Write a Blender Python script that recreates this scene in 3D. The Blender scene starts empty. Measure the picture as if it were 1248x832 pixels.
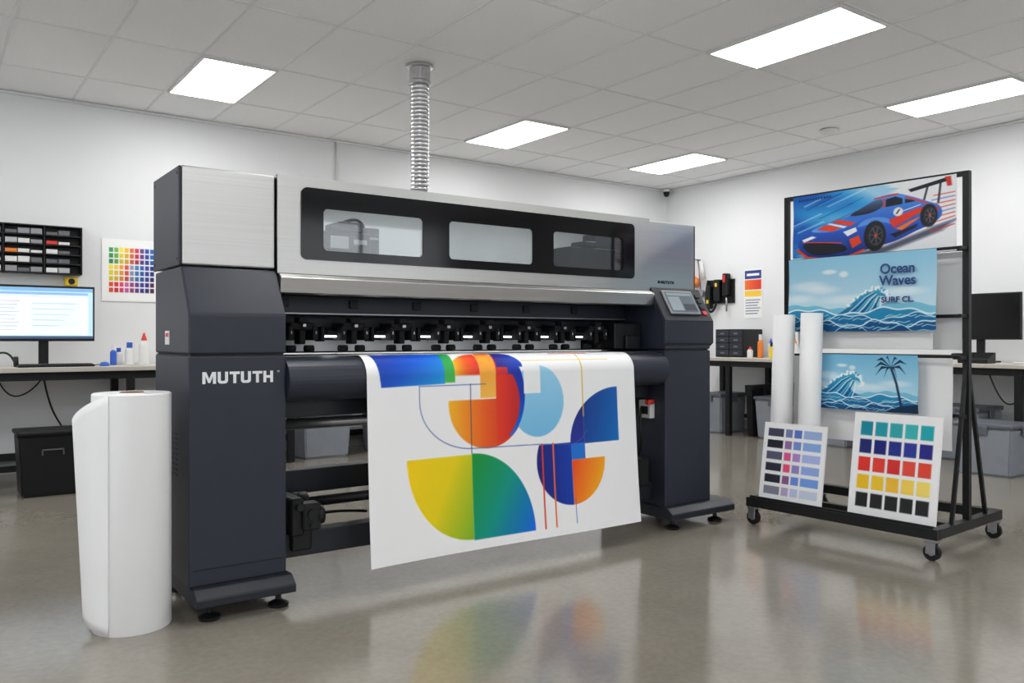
import bpy, bmesh, math
import numpy as np
from mathutils import Vector, Matrix

scene = bpy.context.scene
try:
    scene.view_settings.view_transform = 'Standard'
    scene.view_settings.look = 'None'
except Exception:
    pass
COL = scene.collection

# ------------------------------------------------------------ helpers
def lin(c):
    c = c / 255.0
    return c / 12.92 if c <= 0.04045 else ((c + 0.055) / 1.055) ** 2.4
def rgb(r, g, b): return (lin(r), lin(g), lin(b))

def mat(name, c, rough=0.5, metal=0.0, var=0.05, scale=6.0, stretch=(1, 1, 1), emis=0.0,
        bump=0.0, rvar=0.0, coat=0.0, trans=0.0, ecol=None, spec=None):
    m = bpy.data.materials.new(name); m.use_nodes = True
    nt = m.node_tree; bs = nt.nodes['Principled BSDF']
    base = rgb(*c)
    tc = nt.nodes.new('ShaderNodeTexCoord'); mp = nt.nodes.new('ShaderNodeMapping')
    mp.inputs['Scale'].default_value = stretch
    nz = nt.nodes.new('ShaderNodeTexNoise'); nz.inputs['Scale'].default_value = scale
    nz.inputs['Detail'].default_value = 4
    cr = nt.nodes.new('ShaderNodeValToRGB')
    cr.color_ramp.elements[0].position = 0.2; cr.color_ramp.elements[1].position = 0.8
    cr.color_ramp.elements[0].color = tuple(x * (1 - var) for x in base) + (1,)
    cr.color_ramp.elements[1].color = tuple(min(1, x * (1 + var)) for x in base) + (1,)
    L = nt.links.new
    L(tc.outputs['Object'], mp.inputs['Vector']); L(mp.outputs['Vector'], nz.inputs['Vector'])
    L(nz.outputs['Fac'], cr.inputs['Fac']); L(cr.outputs['Color'], bs.inputs['Base Color'])
    bs.inputs['Roughness'].default_value = rough
    bs.inputs['Metallic'].default_value = metal
    if spec is not None: bs.inputs['Specular IOR Level'].default_value = spec
    if rvar:
        mr = nt.nodes.new('ShaderNodeMapRange')
        mr.inputs['To Min'].default_value = max(0.02, rough - rvar); mr.inputs['To Max'].default_value = rough + rvar
        L(nz.outputs['Fac'], mr.inputs['Value']); L(mr.outputs['Result'], bs.inputs['Roughness'])
    if bump:
        bp = nt.nodes.new('ShaderNodeBump'); bp.inputs['Strength'].default_value = bump
        bp.inputs['Distance'].default_value = 0.01
        L(nz.outputs['Fac'], bp.inputs['Height']); L(bp.outputs['Normal'], bs.inputs['Normal'])
    if coat: bs.inputs['Coat Weight'].default_value = coat
    if trans:
        bs.inputs['Transmission Weight'].default_value = trans
    if emis:
        e = rgb(*(ecol or c))
        bs.inputs['Emission Color'].default_value = e + (1,)
        bs.inputs['Emission Strength'].default_value = emis
    return m

def glass_mat(name, tint=(235, 240, 240), fac=0.12):
    m = bpy.data.materials.new(name); m.use_nodes = True
    nt = m.node_tree; nt.nodes.clear()
    o = nt.nodes.new('ShaderNodeOutputMaterial'); mx = nt.nodes.new('ShaderNodeMixShader')
    t = nt.nodes.new('ShaderNodeBsdfTransparent'); g = nt.nodes.new('ShaderNodeBsdfGlossy')
    t.inputs['Color'].default_value = rgb(*tint) + (1,); g.inputs['Roughness'].default_value = 0.03
    mx.inputs['Fac'].default_value = fac
    nt.links.new(t.outputs[0], mx.inputs[1]); nt.links.new(g.outputs[0], mx.inputs[2])
    nt.links.new(mx.outputs[0], o.inputs['Surface'])
    return m

def art_mat(name, rough=0.45, emis=0.0):
    m = bpy.data.materials.new(name); m.use_nodes = True
    nt = m.node_tree; bs = nt.nodes['Principled BSDF']
    a = nt.nodes.new('ShaderNodeAttribute'); a.attribute_name = 'Col'
    nt.links.new(a.outputs['Color'], bs.inputs['Base Color'])
    bs.inputs['Roughness'].default_value = rough
    bs.inputs['Specular IOR Level'].default_value = .3
    if emis:
        nt.links.new(a.outputs['Color'], bs.inputs['Emission Color'])
        bs.inputs['Emission Strength'].default_value = emis
    return m

def floor_mat():
    """polished concrete: broad clouding + fine aggregate speckle + uneven polish"""
    m = bpy.data.materials.new('polished_concrete'); m.use_nodes = True
    nt = m.node_tree; bs = nt.nodes['Principled BSDF']; L = nt.links.new
    tc = nt.nodes.new('ShaderNodeTexCoord')
    def noise(s, d, rough=.55):
        n = nt.nodes.new('ShaderNodeTexNoise'); n.inputs['Scale'].default_value = s; n.inputs['Detail'].default_value = d
        n.inputs['Roughness'].default_value = rough; L(tc.outputs['Object'], n.inputs['Vector']); return n
    n1 = noise(.8, 5); n2 = noise(45, 3); n3 = noise(3.0, 6, .65)
    def ramp(n, a, b, p0=.3, p1=.7):
        r = nt.nodes.new('ShaderNodeValToRGB'); r.color_ramp.elements[0].position = p0; r.color_ramp.elements[1].position = p1
        r.color_ramp.elements[0].color = a; r.color_ramp.elements[1].color = b; L(n.outputs['Fac'], r.inputs['Fac']); return r
    r1 = ramp(n1, rgb(124, 118, 108) + (1,), rgb(140, 134, 123) + (1,))
    r2 = ramp(n2, (.93, .93, .93, 1), (1.04, 1.04, 1.04, 1), .35, .65)
    r3 = ramp(n3, (.93, .93, .92, 1), (1.05, 1.05, 1.05, 1))
    m1 = nt.nodes.new('ShaderNodeVectorMath'); m1.operation = 'MULTIPLY'; L(r1.outputs['Color'], m1.inputs[0]); L(r2.outputs['Color'], m1.inputs[1])
    m2 = nt.nodes.new('ShaderNodeVectorMath'); m2.operation = 'MULTIPLY'; L(m1.outputs[0], m2.inputs[0]); L(r3.outputs['Color'], m2.inputs[1])
    L(m2.outputs[0], bs.inputs['Base Color'])
    mr = nt.nodes.new('ShaderNodeMapRange'); mr.inputs['To Min'].default_value = .09; mr.inputs['To Max'].default_value = .20
    L(n3.outputs['Fac'], mr.inputs['Value']); L(mr.outputs['Result'], bs.inputs['Roughness'])
    bs.inputs['Specular IOR Level'].default_value = .85
    return m

def group(name, loc=(0, 0, 0), rotz=0.0):
    e = bpy.data.objects.new(name, None); COL.objects.link(e)
    e.empty_display_size = 0.1
    e.location = loc; e.rotation_euler = (0, 0, rotz)
    return e

def finish(name, me, m, par, smooth=False, center=True):
    if center and len(me.vertices):
        n = len(me.vertices); co = np.empty(n * 3, dtype=np.float32); me.vertices.foreach_get('co', co)
        co = co.reshape(-1, 3); c = (co.min(0) + co.max(0)) / 2
        me.vertices.foreach_set('co', (co - c).ravel())
    else:
        c = (0, 0, 0)
    me.update()
    ob = bpy.data.objects.new(name, me); COL.objects.link(ob)
    ob.location = tuple(float(v) for v in c)
    if m is not None:
        for mm in (m if isinstance(m, (list, tuple)) else [m]): me.materials.append(mm)
    if smooth:
        me.polygons.foreach_set('use_smooth', [True] * len(me.polygons))
    if par is not None:
        ob.parent = par
        ob.matrix_parent_inverse = Matrix.Translation(-Vector(par.location))
    return ob

def bm_done(name, bm, m, par, smooth=False):
    bmesh.ops.recalc_face_normals(bm, faces=bm.faces)
    me = bpy.data.meshes.new(name); bm.to_mesh(me); bm.free()
    return finish(name, me, m, par, smooth)

def box(name, x0, x1, y0, y1, z0, z1, m, par=None, bev=0.0, seg=2):
    bm = bmesh.new()
    bmesh.ops.create_cube(bm, size=1)
    for v in bm.verts:
        v.co = Vector(((x0 + x1) / 2 + v.co.x * (x1 - x0), (y0 + y1) / 2 + v.co.y * (y1 - y0), (z0 + z1) / 2 + v.co.z * (z1 - z0)))
    if bev: bmesh.ops.bevel(bm, geom=bm.edges[:], offset=bev, segments=seg, affect='EDGES', profile=0.5)
    return bm_done(name, bm, m, par)

def boxes(name, lst, m, par=None, bev=0.0):
    bm = bmesh.new()
    for (x0, x1, y0, y1, z0, z1) in lst:
        b2 = bmesh.new(); bmesh.ops.create_cube(b2, size=1)
        for v in b2.verts:
            v.co = Vector(((x0 + x1) / 2 + v.co.x * (x1 - x0), (y0 + y1) / 2 + v.co.y * (y1 - y0), (z0 + z1) / 2 + v.co.z * (z1 - z0)))
        if bev: bmesh.ops.bevel(b2, geom=b2.edges[:], offset=bev, segments=1, affect='EDGES')
        tmp = bpy.data.meshes.new('t'); b2.to_mesh(tmp); b2.free(); bm.from_mesh(tmp); bpy.data.meshes.remove(tmp)
    return bm_done(name, bm, m, par)

def prism(name, prof, axis, a0, a1, m, par=None, bev=0.0, seg=2, smooth=False):
    """prof: 2D polygon. axis X -> (y,z); Y -> (x,z); Z -> (x,y)"""
    def P(p, a):
        return {'X': (a, p[0], p[1]), 'Y': (p[0], a, p[1]), 'Z': (p[0], p[1], a)}[axis]
    bm = bmesh.new()
    A = [bm.verts.new(P(p, a0)) for p in prof]; B = [bm.verts.new(P(p, a1)) for p in prof]
    n = len(prof)
    bm.faces.new(A); bm.faces.new(B[::-1])
    for i in range(n):
        bm.faces.new((A[i], B[i], B[(i + 1) % n], A[(i + 1) % n]))
    if bev: bmesh.ops.bevel(bm, geom=bm.edges[:], offset=bev, segments=seg, affect='EDGES', profile=0.5)
    return bm_done(name, bm, m, par, smooth)

def _cyl(bm, p0, p1, r, r2=None, n=20, caps=True):
    p0 = Vector(p0); p1 = Vector(p1); r2 = r if r2 is None else r2
    d = (p1 - p0).normalized()
    up = Vector((0, 0, 1)) if abs(d.z) < 0.95 else Vector((1, 0, 0))
    a = d.cross(up).normalized(); b = d.cross(a)
    A = []; B = []
    for i in range(n):
        t = 2 * math.pi * i / n; o = a * math.cos(t) + b * math.sin(t)
        A.append(bm.verts.new(p0 + o * r)); B.append(bm.verts.new(p1 + o * r2))
    for i in range(n):
        f = bm.faces.new((A[i], A[(i + 1) % n], B[(i + 1) % n], B[i])); f.smooth = True
    if caps:
        bm.faces.new(A[::-1]); bm.faces.new(B)

def cyl(name, p0, p1, r, m, par=None, r2=None, n=24):
    bm = bmesh.new(); _cyl(bm, p0, p1, r, r2, n)
    return bm_done(name, bm, m, par)

def cyls(name, lst, m, par=None, n=16):
    bm = bmesh.new()
    for (p0, p1, r) in lst: _cyl(bm, p0, p1, r, None, n)
    return bm_done(name, bm, m, par)

def lathe(name, prof, cx, cy, m, par=None, n=40, closed=False):
    bm = bmesh.new(); rings = []
    for (r, z) in prof:
        if r < 1e-5: rings.append([bm.verts.new((cx, cy, z))])
        else: rings.append([bm.verts.new((cx + r * math.cos(2 * math.pi * i / n), cy + r * math.sin(2 * math.pi * i / n), z)) for i in range(n)])
    k = len(rings)
    for j in range(k if closed else k - 1):
        a = rings[j]; b = rings[(j + 1) % k]
        for i in range(n):
            i2 = (i + 1) % n
            if len(a) == 1 and len(b) == 1: continue
            if len(a) == 1: f = bm.faces.new((a[0], b[i2], b[i]))
            elif len(b) == 1: f = bm.faces.new((a[i], a[i2], b[0]))
            else: f = bm.faces.new((a[i], a[i2], b[i2], b[i]))
            f.smooth = True
    o = bm_done(name, bm, m, par)
    try:
        o.data.set_sharp_from_angle(angle=math.radians(30))
    except Exception: pass
    return o

def tube(name, pts, r, m, par=None):
    cu = bpy.data.curves.new(name, 'CURVE'); cu.dimensions = '3D'; cu.bevel_depth = r; cu.bevel_resolution = 3
    sp = cu.splines.new('NURBS'); sp.points.add(len(pts) - 1)
    for i, p in enumerate(pts): sp.points[i].co = (*p, 1)
    sp.use_endpoint_u = True; sp.order_u = 3; sp.resolution_u = 8
    ob = bpy.data.objects.new(name + '_c', cu); COL.objects.link(ob)
    bpy.context.view_layer.update()
    me = bpy.data.meshes.new_from_object(ob.evaluated_get(bpy.context.evaluated_depsgraph_get()))
    bpy.data.objects.remove(ob); me.name = name
    return finish(name, me, m, par, True)

def rr(x0, x1, y0, y1, r, n=8):
    pts = []
    for (cx, cy, a) in ((x1 - r, y1 - r, 0), (x0 + r, y1 - r, 90), (x0 + r, y0 + r, 180), (x1 - r, y0 + r, 270)):
        for i in range(n + 1):
            t = math.radians(a + 90 * i / n); pts.append((cx + r * math.cos(t), cy + r * math.sin(t)))
    return pts

def holed_panel(name, outer, holes, yc, thick, m, par):
    """flat panel in XZ plane with cut-outs"""
    cu = bpy.data.curves.new(name, 'CURVE'); cu.dimensions = '2D'; cu.fill_mode = 'BOTH'; cu.extrude = thick / 2
    for loop in [outer] + holes:
        sp = cu.splines.new('POLY'); sp.points.add(len(loop) - 1)
        for i, p in enumerate(loop): sp.points[i].co = (p[0], p[1], 0, 1)
        sp.use_cyclic_u = True
    ob = bpy.data.objects.new('tmp', cu); COL.objects.link(ob)
    bpy.context.view_layer.update()
    me = bpy.data.meshes.new_from_object(ob.evaluated_get(bpy.context.evaluated_depsgraph_get()))
    bpy.data.objects.remove(ob)
    me.transform(Matrix(((1, 0, 0, 0), (0, 0, -1, yc), (0, 1, 0, 0), (0, 0, 0, 1))))
    me.name = name
    return finish(name, me, m, par)

def text(name, body, loc, size, m, par, rot, sx=1.0, off=0.0, align='LEFT', line=1.0):
    cu = bpy.data.curves.new(name, 'FONT'); cu.body = body; cu.size = size; cu.extrude = 0.0008
    cu.offset = off; cu.align_x = align; cu.space_line = line
    ob = bpy.data.objects.new('tmp', cu); COL.objects.link(ob)
    bpy.context.view_layer.update()
    me = bpy.data.meshes.new_from_object(ob.evaluated_get(bpy.context.evaluated_depsgraph_get()))
    bpy.data.objects.remove(ob)
    R = Matrix.Rotation(rot[2], 4, 'Z') @ Matrix.Rotation(rot[0], 4, 'X')
    me.transform(Matrix.Translation(loc) @ R @ Matrix.Diagonal((sx, 1, 1, 1)))
    me.name = name
    return finish(name, me, m, par)

ROT_FRONT = (math.pi / 2, 0, 0)
ROT_SIDE = (math.pi / 2, 0, -math.pi / 2)

# --- painted sheet: colour stored per vertex
def sheet(name, surf, nx, ny, painter, m, par):
    a = np.linspace(0, 1, nx + 1); b = np.linspace(0, 1, ny + 1)
    A, B = np.meshgrid(a, b)
    pos = surf(A, B)
    img = painter(A, B)
    img = np.clip(img, 0, 1)
    li = np.where(img <= 0.04045, img / 12.92, ((img + 0.055) / 1.055) ** 2.4)
    nv = (nx + 1) * (ny + 1)
    idx = np.arange(nv).reshape(ny + 1, nx + 1)
    q = np.stack([idx[:-1, :-1], idx[:-1, 1:], idx[1:, 1:], idx[1:, :-1]], -1).reshape(-1, 4)
    me = bpy.data.meshes.new(name)
    me.vertices.add(nv); me.vertices.foreach_set('co', pos.reshape(-1).astype(np.float32))
    nf = len(q)
    me.loops.add(nf * 4); me.loops.foreach_set('vertex_index', q.ravel().astype(np.int32))
    me.polygons.add(nf)
    me.polygons.foreach_set('loop_start', np.arange(0, nf * 4, 4, dtype=np.int32))
    me.update(calc_edges=True)
    me.validate()
    at = me.color_attributes.new('Col', 'FLOAT_COLOR', 'POINT')
    at.data.foreach_set('color', np.concatenate([li.reshape(-1, 3), np.ones((nv, 1))], 1).ravel().astype(np.float32))
    return finish(name, me, m, par, True)

def flat(o, u, v, wave=None):
    o = np.array(o, float); u = np.array(u, float); v = np.array(v, float)
    n = np.cross(u, v); n /= np.linalg.norm(n)
    def f(A, B):
        p = o + A[..., None] * u + B[..., None] * v
        if wave: p = p + wave(A, B)[..., None] * n
        return p
    return f

# painter primitives
def C(*c): return np.array(c, float) / 255
def blank(A, c): return np.ones(A.shape + (3,)) * C(*c)
def bl(img, k, c):
    c = np.asarray(c, float)
    if c.max() > 1.001: c = c / 255
    return img * (1 - k[..., None]) + c * k[..., None]
def grad(t, c0, c1): t = np.clip(t, 0, 1)[..., None]; return (C(*c0) * (1 - t) + C(*c1) * t)
def grad3(t, c0, c1, c2): return np.where((t < .5)[..., None], grad(t * 2, c0, c1), grad(t * 2 - 1, c1, c2))
def mk(sd, aa): return np.clip(.5 - sd / aa, 0, 1)
def rect(A, B, x0, x1, y0, y1, aa=.004): return mk(np.maximum(np.maximum(x0 - A, A - x1), np.maximum(y0 - B, B - y1)), aa)
def ell(A, B, cx, cy, rx, ry, aa=.004):
    q = np.sqrt(((A - cx) / rx) ** 2 + ((B - cy) / ry) ** 2); return mk((q - 1) * min(rx, ry), aa)
def seg(A, B, x0, y0, x1, y1, w, aa=.004):
    dx, dy = x1 - x0, y1 - y0; t = np.clip(((A - x0) * dx + (B - y0) * dy) / (dx * dx + dy * dy + 1e-12), 0, 1)
    return mk(np.hypot(A - x0 - t * dx, B - y0 - t * dy) - w / 2, aa)
def pl(A, B, pts, w, aa=.004):
    k = np.zeros_like(A)
    for (p, q) in zip(pts[:-1], pts[1:]): k = np.maximum(k, seg(A, B, *p, *q, w, aa))
    return k
def poly(A, B, pts, aa=.008):
    ins = np.zeros(A.shape, bool); dist = np.full(A.shape, 9.0)
    n = len(pts)
    for i in range(n):
        x0, y0 = pts[i]; x1, y1 = pts[(i + 1) % n]
        if y0 != y1:
            c = ((y0 > B) != (y1 > B)) & (A < (x1 - x0) * (B - y0) / (y1 - y0) + x0); ins ^= c
        dx, dy = x1 - x0, y1 - y0; t = np.clip(((A - x0) * dx + (B - y0) * dy) / (dx * dx + dy * dy + 1e-12), 0, 1)
        dist = np.minimum(dist, np.hypot(A - x0 - t * dx, B - y0 - t * dy))
    return mk(np.where(ins, -dist, dist), aa)
def smooth_pts(pts, n=6):
    """closed Catmull-Rom"""
    out = []; N = len(pts)
    for i in range(N):
        p0, p1, p2, p3 = pts[i - 1], pts[i], pts[(i + 1) % N], pts[(i + 2) % N]
        for k in range(n):
            t = k / n
            out.append(tuple(.5 * ((2 * p1[j]) + (-p0[j] + p2[j]) * t + (2 * p0[j] - 5 * p1[j] + 4 * p2[j] - p3[j]) * t * t + (-p0[j] + 3 * p1[j] - 3 * p2[j] + p3[j]) * t ** 3) for j in (0, 1)))
    return out

# ------------------------------------------------------------ materials
M_wall = mat('wall_paint', (223, 224, 225), .7, var=.015, scale=3)
M_ceil = mat('ceiling_tile', (236, 237, 238), .9, var=.03, scale=60, bump=.05)
M_grid = mat('ceiling_tbar', (222, 223, 224), .6, var=.02)
M_floor = floor_mat()
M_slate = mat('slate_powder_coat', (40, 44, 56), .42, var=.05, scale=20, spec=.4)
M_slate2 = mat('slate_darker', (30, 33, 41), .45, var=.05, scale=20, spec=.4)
M_black = mat('black_plastic', (16, 17, 19), .45, var=.1, scale=20, spec=.35)
M_blackm = mat('black_rubber', (14, 14, 16), .7, var=.1, scale=20, spec=.25)
M_blackg = mat('black_gloss_panel', (10, 10, 12), .10, var=.05, scale=10, spec=.35)
M_frame = mat('black_steel', (22, 23, 25), .45, .1, var=.1, scale=15, spec=.35)
M_silver = mat('brushed_steel', (188, 187, 184), .34, .95, var=.08, scale=4, stretch=(.6, .6, 70), rvar=.06)
M_silverd = mat('satin_aluminium', (155, 155, 155), .35, .85, var=.05, scale=5, stretch=(1, 1, 30))
M_chrome = mat('zinc', (160, 160, 164), .3, 1, var=.1, scale=30)
M_white = mat('white_paper', (238, 238, 238), .6, var=.01, scale=4)
M_white2 = mat('white_plastic', (220, 220, 218), .4, var=.02, scale=4)
M_desk = mat('desk_laminate', (190, 184, 174), .45, var=.05, scale=8, stretch=(1, 6, 1))
M_led = mat('led_light', (240, 246, 255), .5, emis=4, var=0.01)
M_ledin = mat('led_light_soft', (245, 248, 255), .5, emis=17, var=0.01)
M_panel = mat('light_diffuser', (255, 255, 254), .5, emis=19, var=0.01)
M_fill = mat('daylight_window', (245, 249, 255), .1, emis=2.0, var=0.01)  # emissive fill for added, unseen panes; lifts ceiling and hood front
M_glass = glass_mat('window_glass', (242, 245, 245), .08)
M_bin = mat('translucent_bin', (140, 145, 153), .35, var=.08, scale=10)
M_bind = mat('grey_lid', (95, 100, 108), .4, var=.08, scale=10)
M_red = mat('red_plastic', (205, 40, 30), .4)
M_blue = mat('blue_plastic', (40, 90, 190), .4)
M_yel = mat('yellow_plastic', (225, 190, 30), .4)
M_org = mat('orange_plastic', (230, 125, 40), .4)
M_green = mat('green_plastic', (70, 160, 80), .4)
M_core = mat('cardboard_core', (150, 130, 105), .8, var=.1)
M_cable = mat('cable_rubber', (16, 16, 18), .5)
M_inner = mat('hood_inner_wall', (218, 218, 215), .6, var=.05)
M_logo = mat('logo_white', (236, 238, 240), .4, var=.01)
M_navy = mat('navy_ink', (24, 66, 128), .5)
M_art = art_mat('printed_ink', .42)
M_scr = art_mat('lit_screen', .2, .62)
M_duct = mat('galvanised_duct', (200, 200, 202), .28, 1.0, var=.08, scale=20)

# ------------------------------------------------------------ room
RX0, RX1, RY0, RY1, ZC = -3.6, 7.14, -3.6, 6.77, 2.70
box('floor', RX0, RX1, RY0, RY1, -0.1, 0, M_floor)
box('ceiling', RX0, RX1, RY0, RY1, ZC, ZC + .1, M_ceil)
box('wall_back', RX0, RX1, RY1, RY1 + .1, 0, ZC, M_wall)
box('wall_right', RX1, RX1 + .1, RY0, RY1, 0, ZC, M_wall)
# side and rear walls behind camera; glowing windows added there as fill light
def wall_with_fill_windows(name, axis, c0, c1, a0, a1, wins, z0, z1):
    L = []
    def add(u0, u1, w0, w1):
        if axis == 'Y': L.append((c0, c1, u0, u1, w0, w1))
        else: L.append((u0, u1, c0, c1, w0, w1))
    add(a0, a1, 0, z0); add(a0, a1, z1, ZC)
    e = [a0] + [v for w_ in wins for v in w_] + [a1]
    for i in range(0, len(e), 2): add(e[i], e[i + 1], z0, z1)
    boxes(name, L, M_wall)
WZ = (.85, 2.45)
wl = [(-2.9, -.6), (0.0, 2.3), (2.9, 5.2)]
wf = [(-2.9, -.4), (.2, 2.7), (3.3, 5.8)]
wall_with_fill_windows('wall_left', 'Y', RX0 - .1, RX0, RY0, RY1, wl, *WZ)
wall_with_fill_windows('wall_front', 'X', RY0 - .1, RY0, RX0, RX1, wf, *WZ)
k = 1
for (a, b) in wl:  # invented window panes, left wall, emit fill light
    g = group('window_%d' % k, (RX0 - .05, (a + b) / 2, 1.6)); k += 1
    box('pane', RX0 - .07, RX0 - .06, a, b, *WZ, M_fill, g)
    boxes('frame', [(RX0 - .09, RX0 - .02, a, a + .05, *WZ), (RX0 - .09, RX0 - .02, b - .05, b, *WZ), (RX0 - .09, RX0 - .02, (a + b) / 2 - .025, (a + b) / 2 + .025, *WZ), (RX0 - .09, RX0 - .02, a, b, WZ[0], WZ[0] + .05), (RX0 - .09, RX0 - .02, a, b, WZ[1] - .05, WZ[1])], M_white2, g)
for (a, b) in wf:  # same added glowing panes along the wall behind camera
    g = group('window_%d' % k, ((a + b) / 2, RY0 - .05, 1.6)); k += 1
    box('pane', a, b, RY0 - .07, RY0 - .06, *WZ, M_fill, g)
    boxes('frame', [(a, a + .05, RY0 - .09, RY0 - .02, *WZ), (b - .05, b, RY0 - .09, RY0 - .02, *WZ), ((a + b) / 2 - .025, (a + b) / 2 + .025, RY0 - .09, RY0 - .02, *WZ), (a, b, RY0 - .09, RY0 - .02, WZ[0], WZ[0] + .05), (a, b, RY0 - .09, RY0 - .02, WZ[1] - .05, WZ[1])], M_white2, g)
M_base = mat('baseboard_grey', (160, 160, 160), .5)
box('baseboard_back', RX0, RX1, RY1 - .012, RY1, 0, .09, M_base)
box('baseboard_right', RX1 - .012, RX1, RY0, RY1 - .012, 0, .09, M_base)
PX, PY = .495, .917
gx = [1.41 + PX * k for k in range(-10, 12)]; gy = [2.45 + PY * k for k in range(-6, 5)]
gb = []
for x in gx:
    if RX0 < x < RX1: gb.append((x - .008, x + .008, RY0, RY1, ZC - .004, ZC))
for y in gy:
    if RY0 < y < RY1: gb.append((RX0, RX1, y - .008, y + .008, ZC - .0041, ZC))
boxes('ceiling_grid', gb, M_grid)
box('trim_1', RX0, RX1, RY1 - .025, RY1, ZC - .022, ZC - .0045, M_grid)
box('trim_2', RX1 - .025, RX1, RY0, RY1 - .025, ZC - .022, ZC - .0045, M_grid)

def light_panel(x, y):
    g = group('ceiling_light_panel', (x + PX / 2, y + PY / 2, ZC - .012))
    x0, x1, y0, y1 = x + .012, x + PX - .012, y + .012, y + PY - .012
    box('diffuser', x0 + .014, x1 - .014, y0 + .014, y1 - .014, ZC - .014, ZC - .006, M_panel, g)
    z0, z1 = ZC - .016, ZC - .001
    boxes('frame', [(x0, x1, y0, y0 + .014, z0, z1), (x0, x1, y1 - .014, y1, z0, z1),
                    (x0, x0 + .014, y0 + .014, y1 - .014, z0, z1), (x1 - .014, x1, y0 + .014, y1 - .014, z0, z1)], M_white2, g)
for x in (-1.065, 1.41, 3.885, 5.865):
    for y in (-.301, 2.45, 5.201):
        light_panel(x, y)

lathe('smoke_detector', [(0, ZC - .04), (.05, ZC - .038), (.07, ZC - .02), (.075, ZC - .007), (0, ZC - .007)], 6.16, 4.0, M_white2)
g = group('security_camera', (7.06, 6.69, 2.6))
lathe('base', [(0, 2.66), (.035, 2.66), (.04, 2.69), (0, 2.69)], 7.05, 6.68, M_white2, g)
lathe('dome', [(0, 2.60), (.02, 2.605), (.033, 2.63), (.035, 2.66), (0, 2.66)], 7.05, 6.68, M_black, g)
g = group('wall_conduit', (2.95, 6.75, 2.0))
cyl('pipe', (2.98, 6.755, .8), (2.98, 6.755, ZC - .02), .008, M_white2, g)
boxes('clips', [(2.96, 3.0, 6.74, 6.77, 2.3, 2.32), (2.96, 3.0, 6.74, 6.77, 1.6, 1.62)], M_white2, g)

# ------------------------------------------------------------ duct
g = group('exhaust_duct', (2.6, 4.6, 2.0))
z = ZC - .13; k = 0
pts = []
while z > 1.42:
    pts.append(((.0555, .0585, .0595, .0585)[k % 4], z)); z -= .0065; k += 1
lathe('flex_hose', pts, 2.6, 4.6, M_duct, g, 32)
lathe('ceiling_collar', [(.085, ZC - .006), (.085, ZC - .02), (.068, ZC - .024), (.066, ZC - .10), (.071, ZC - .105), (.071, ZC - .125), (.06, ZC - .13)], 2.6, 4.6, M_duct, g, 32)
bm = bmesh.new()
el = []
for i in range(9):
    t = math.pi / 2 * i / 8
    el.append((2.6, 4.6 - .14 + .14 * math.cos(t), 1.42 - .14 * math.sin(t)))
el.append((2.6, 3.36, 1.28))
for a, b in zip(el[:-1], el[1:]): _cyl(bm, a, b, .058, None, 24)
bm_done('elbow', bm, M_duct, g)

# ------------------------------------------------------------ PRINTER
P = group('wide_format_printer', (2.05, 3.1, 0))
X0, XA, XB, X1 = .736, 1.074, 3.02, 3.357
YF, YH, YB = 2.87, 2.977, 3.35
def tower(x0, x1, nm):
    prism(nm + '_lower', [(YF, .11), (YF, .892), (YB, .892), (YB, .11)], 'X', x0, x1, M_slate, P, .006)
    prism(nm + '_upper', [(YF, .898), (YF, 1.035), (YH - .004, 1.203), (YB, 1.203), (YB, .898)], 'X', x0, x1, M_slate, P, .007)
    box(nm + '_seam', x0 + .008, x1 - .008, YF + .01, YB - .01, .885, .905, M_black, P)
tower(X0, XA, 'left_tower'); tower(XB, X1, 'right_tower')
boxes('door_groove', [(X0 + .012, XA - .012, YF - .0015, YF + .001, .165, .168)], M_black, P)
def base(x0, x1, nm):
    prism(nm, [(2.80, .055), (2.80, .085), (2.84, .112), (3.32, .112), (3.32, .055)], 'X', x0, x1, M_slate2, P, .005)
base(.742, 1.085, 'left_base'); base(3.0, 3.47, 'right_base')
for i, (fx, fy) in enumerate([(.80, 2.86), (1.04, 2.86), (.80, 3.26), (1.04, 3.26), (3.06, 2.86), (3.38, 2.86), (3.06, 3.26), (3.38, 3.26)]):
    lathe('levelling_foot_%d' % i, [(0, 0), (.035, 0), (.037, .012), (.02, .02), (.011, .024), (.011, .045), (.02, .046), (.02, .058), (0, .058)], fx, fy, M_black, P, 20)
boxes('vent_slits', [(X0 - .0015, X0 + .001, 3.02, 3.15, .47 + .018 * i, .477 + .018 * i) for i in range(9)], M_black, P)
boxes('side_seams', [(X0 - .001, X0 + .001, 2.9, 3.33, .895 - .003, .895)], M_black, P)
box('warning_label', X0 - .002, X0, 3.13, 3.19, .93, .98, M_white2, P)
box('warning_mark', X0 - .003, X0 - .001, 3.14, 3.18, .958, .972, M_red, P)
cyls('hood_side_screws', [((X0 - .008, y, z), (X0 - .005, y, z), .005) for y in (3.0, 3.33) for z in (1.23, 1.53)], M_black, P)
# hood end caps
box('hood_left_cap', X0 + .004, XA - .002, YH, YB, 1.209, 1.555, M_silver, P, .006)
box('hood_left_side_cover', X0 - .006, X0 + .003, YH + .002, YB + .004, 1.207, 1.553, M_slate, P, .003)
box('hood_right_cap', 3.006, X1 - .004, YH, YB, 1.209, 1.555, M_silver, P, .006)
box('hood_right_side_cover', X1 - .003, X1 + .006, YH + .002, YB + .004, 1.207, 1.553, M_slate, P, .003)
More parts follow.
